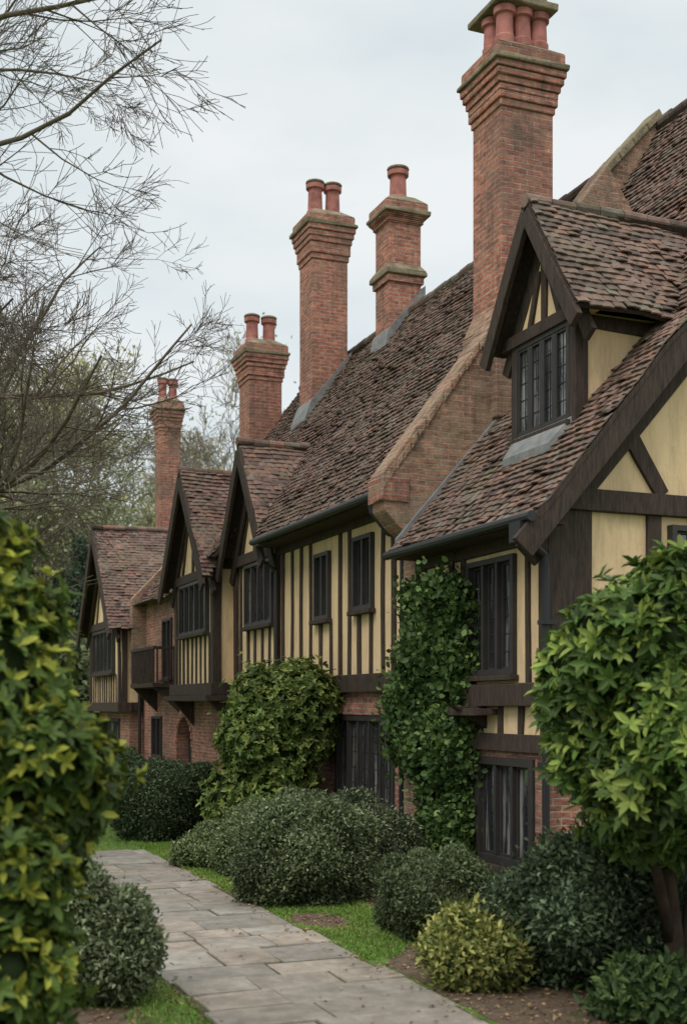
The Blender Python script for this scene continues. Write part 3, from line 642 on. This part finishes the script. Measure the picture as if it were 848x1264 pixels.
def far_tree(d,u,hgt,rs,n,leafcol,out,LP,LC,spread=.9,fine=False):
    P=dict(seg=[2,1.3,.9,.7,.6],wob=[.05,.12,.14,.15,.15],up=[0,.05,.05,.05,.05],minr=.016,max=4 if fine else 3,n=[16,8,6,4],t0=[.2,.2,.15,.1],ang=[(30,65),(25,60),(25,55),(20,50)],len=[(.33,.48),(.4,.6),(.4,.7),(.5,.8)],rk=.5)
    p=at(d,u); tips=[]; grow(Vector((p.x,p.y,-.3)),Vector((rs.normal()*.03,rs.normal()*.03,1)),hgt*.85,hgt*.012,0,P,out,tips,rs)
    T_=np.array([V3(t) for t in tips]); 
    if n:
        idx=rs.integers(0,len(T_),n); q=T_[idx]+rs.normal(size=(n,3))*spread*np.array([.6,.6,.45]); shade=(.75+.5*rs.random(len(T_)))[idx]
        LP.append(q); LC.append(np.array(leafcol)[None]*shade[:,None]*rs.uniform(.7,1.3,(n,1)))
rs=np.random.default_rng(9); out=[];LP=[];LC=[]
Y1=(.44,.43,.22);Y2=(.35,.38,.21);Y3=(.42,.38,.25)  # pale leaf tones, distance haze painted into the colour
for a in ((50,40,17.5,4500,Y1,1),(56,120,18.5,5500,Y1,1),(60,178,17,6000,Y2,0),(62,-40,21,4500,Y3,1),(66,262,20,1200,Y2,1),(60,240,14,6000,Y1,0),(70,295,18,900,Y3,1),(48,-90,16,4000,Y2,0),(52,80,12,6500,Y2,0),(58,155,13,6500,Y1,0),(75,330,14,4000,Y2,0),(72,20,21,4500,Y3,1),(64,205,13.5,6500,Y1,0),(80,380,13,3000,Y2,0),(60,-200,17,4000,Y2,0),(68,222,19,1000,Y3,1)):
    far_tree(a[0],a[1],a[2],rs,a[3],a[4],out,LP,LC,fine=bool(a[5]))
LP=np.concatenate(LP);LC=np.concatenate(LC); n=len(LP)
V,F,k=leaf_geo(LP,rs.normal(size=(n,3)),rs.normal(size=(n,3)),rs.uniform(.12,.26,n),.6,False)
o=np_mesh('distant_trees',V,F,np.repeat(LC,k,0),M_leafm); tree_mesh(out,'trunks_and_branches',M_bark2,o)
bl=[];rs=np.random.default_rng(12)
for u in np.arange(-260,330,16):
    d=rs.uniform(44,56); hh=rs.uniform(2.2,5.0); q=at(d,u,hh*.5); bl.append((V3(q),np.array([rs.uniform(1.2,2),rs.uniform(1.2,2),hh*.6])))
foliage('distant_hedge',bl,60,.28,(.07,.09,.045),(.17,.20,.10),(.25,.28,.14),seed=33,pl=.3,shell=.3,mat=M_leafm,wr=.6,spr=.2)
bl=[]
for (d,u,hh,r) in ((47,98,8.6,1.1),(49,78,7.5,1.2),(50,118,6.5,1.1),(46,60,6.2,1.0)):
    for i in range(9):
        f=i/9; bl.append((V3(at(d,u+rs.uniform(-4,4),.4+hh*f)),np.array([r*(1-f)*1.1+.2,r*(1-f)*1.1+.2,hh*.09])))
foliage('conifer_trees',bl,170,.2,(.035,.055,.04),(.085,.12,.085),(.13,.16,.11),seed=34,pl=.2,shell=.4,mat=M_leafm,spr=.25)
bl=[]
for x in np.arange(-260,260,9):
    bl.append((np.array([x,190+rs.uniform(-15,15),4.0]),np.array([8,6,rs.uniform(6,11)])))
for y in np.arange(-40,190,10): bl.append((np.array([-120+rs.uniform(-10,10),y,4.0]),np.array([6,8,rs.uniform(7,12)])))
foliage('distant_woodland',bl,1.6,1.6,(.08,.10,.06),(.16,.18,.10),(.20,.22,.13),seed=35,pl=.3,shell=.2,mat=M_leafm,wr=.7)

def blades(name,x0,x1,y0,y1,n,fn,seed):
    rs=np.random.default_rng(seed); x=rs.uniform(x0,x1,n); y=rs.uniform(y0,y1,n)
    m_=np.array([fn(a,b) for a,b in zip(x,y)]); x=x[m_];y=y[m_];n=len(x)
    p=np.stack([x,y,np.zeros(n)],1); ax=rs.normal(size=(n,3))*.45+np.array([0,0,1]); nr=rs.normal(size=(n,3))
    V,F,k=leaf_geo(p,ax,nr,rs.uniform(.02,.06,n),.18,False)
    patch=np.array([noise.noise(Vector((a*.9,b*.9,0))) for a,b in zip(x,y)])[:,None]
    c=np.array([[.15,.25,.05]])*rs.uniform(.6,1.35,(n,1))+np.clip(patch,0,1)*np.array([[.16,.11,.05]])
    return np_mesh(name,V,F,np.repeat(c,k,0),M_grass)
def worn(a,b):
    return noise.noise(Vector((a*1.6,b*1.1,5)))+.4*noise.noise(Vector((a*6,b*6,2)))<.34 and ((a-pc.x)/.3)**2+((b-pc.y)/.5)**2>1
blades('grass',4.17,5.7,10,22,75000,lambda a,b:a<edge(b)+.08 and a>4.25+.09*noise.noise(Vector((b*3,1,1))) and worn(a,b),1)
blades('grass',-1,2.45,7,17.2,70000,lambda a,b:a<2.40+.07*noise.noise(Vector((b*3,4,1))) and (b>9.3 or a>1.9+(0.1*math.sin(b*7))) and worn(a,b),2)
blades('grass',-6,5,18.9,27,40000,lambda a,b:True,3)
rs=np.random.default_rng(8); n=7000; 
x=np.concatenate([rs.uniform(4.0,7,n),rs.uniform(.5,2.5,1800),rs.uniform(2.4,4.3,300)]);y=np.concatenate([rs.uniform(7,17,n),rs.uniform(7,11,1800),rs.uniform(7,17,300)])
n=len(x)
keep=(x>4.3)|(rs.random(n)<.5)|(x<2.4); x=x[keep];y=y[keep];n=len(x)
z=np.where((x>2.4)&(x<4.25),.04,.016)
p=np.stack([x,y,z],1); ax=rs.normal(size=(n,3))*np.array([1,1,.15]); nr=rs.normal(size=(n,3))*.3+np.array([0,0,1])
V,F,k=leaf_geo(p,ax,nr,rs.uniform(.02,.055,n),.55,False)
np_mesh('fallen_leaves',V,F,np.repeat(np.array([[.24,.16,.09]])*rs.uniform(.4,1.5,(n,1)),k,0),M_grass)

# ================================================================= LIGHT / WORLD
el=math.radians(48); az=math.atan2(-.75,-.5)
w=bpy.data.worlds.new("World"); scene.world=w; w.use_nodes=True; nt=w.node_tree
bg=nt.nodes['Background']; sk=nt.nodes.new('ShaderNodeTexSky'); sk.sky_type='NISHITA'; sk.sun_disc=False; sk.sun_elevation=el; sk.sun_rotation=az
tc=nt.nodes.new('ShaderNodeTexCoord'); mp=mapping(nt,tc.outputs['Generated'],(1,1,2.6))
cl=ramp(nt,noi(nt,mp,2.6,6,.5),[(.36,(7.1,8.0,8.3)),(.62,(9.3,9.6,9.6))])
sky=mix(nt,sk.outputs[0],cl,.9)
# overcast sky, brightened overhead, above the camera's view, to add light
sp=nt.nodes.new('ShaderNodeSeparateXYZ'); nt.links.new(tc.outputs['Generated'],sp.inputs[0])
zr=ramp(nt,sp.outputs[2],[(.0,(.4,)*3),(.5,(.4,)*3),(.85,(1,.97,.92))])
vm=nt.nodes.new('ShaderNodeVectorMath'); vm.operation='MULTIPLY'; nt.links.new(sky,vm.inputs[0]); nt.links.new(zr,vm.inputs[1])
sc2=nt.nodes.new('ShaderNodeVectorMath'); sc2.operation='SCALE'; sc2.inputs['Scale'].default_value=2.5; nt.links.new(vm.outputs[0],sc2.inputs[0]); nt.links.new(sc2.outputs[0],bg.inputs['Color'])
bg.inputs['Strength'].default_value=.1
s=bpy.data.lights.new('sun','SUN'); s.energy=1.4; s.angle=math.radians(25); s.color=(1,.94,.85)
so=bpy.data.objects.new('sun',s); link(so)
dv=Vector((math.sin(az)*math.cos(el),math.cos(az)*math.cos(el),math.sin(el))); so.rotation_euler=dv.to_track_quat('Z','Y').to_euler()

cam=bpy.data.cameras.new('camera'); co=bpy.data.objects.new('camera',cam); link(co)
cam.sensor_fit='HORIZONTAL'; cam.sensor_width=36; cam.lens=1500/848*36; cam.shift_y=(870-632)/848
co.location=(0,0,H); co.rotation_euler=(math.pi/2,0,-TH); cam.clip_end=1500; cam.clip_start=.1
cam.dof.use_dof=True; cam.dof.focus_distance=17; cam.dof.aperture_fstop=2.2
scene.camera=co
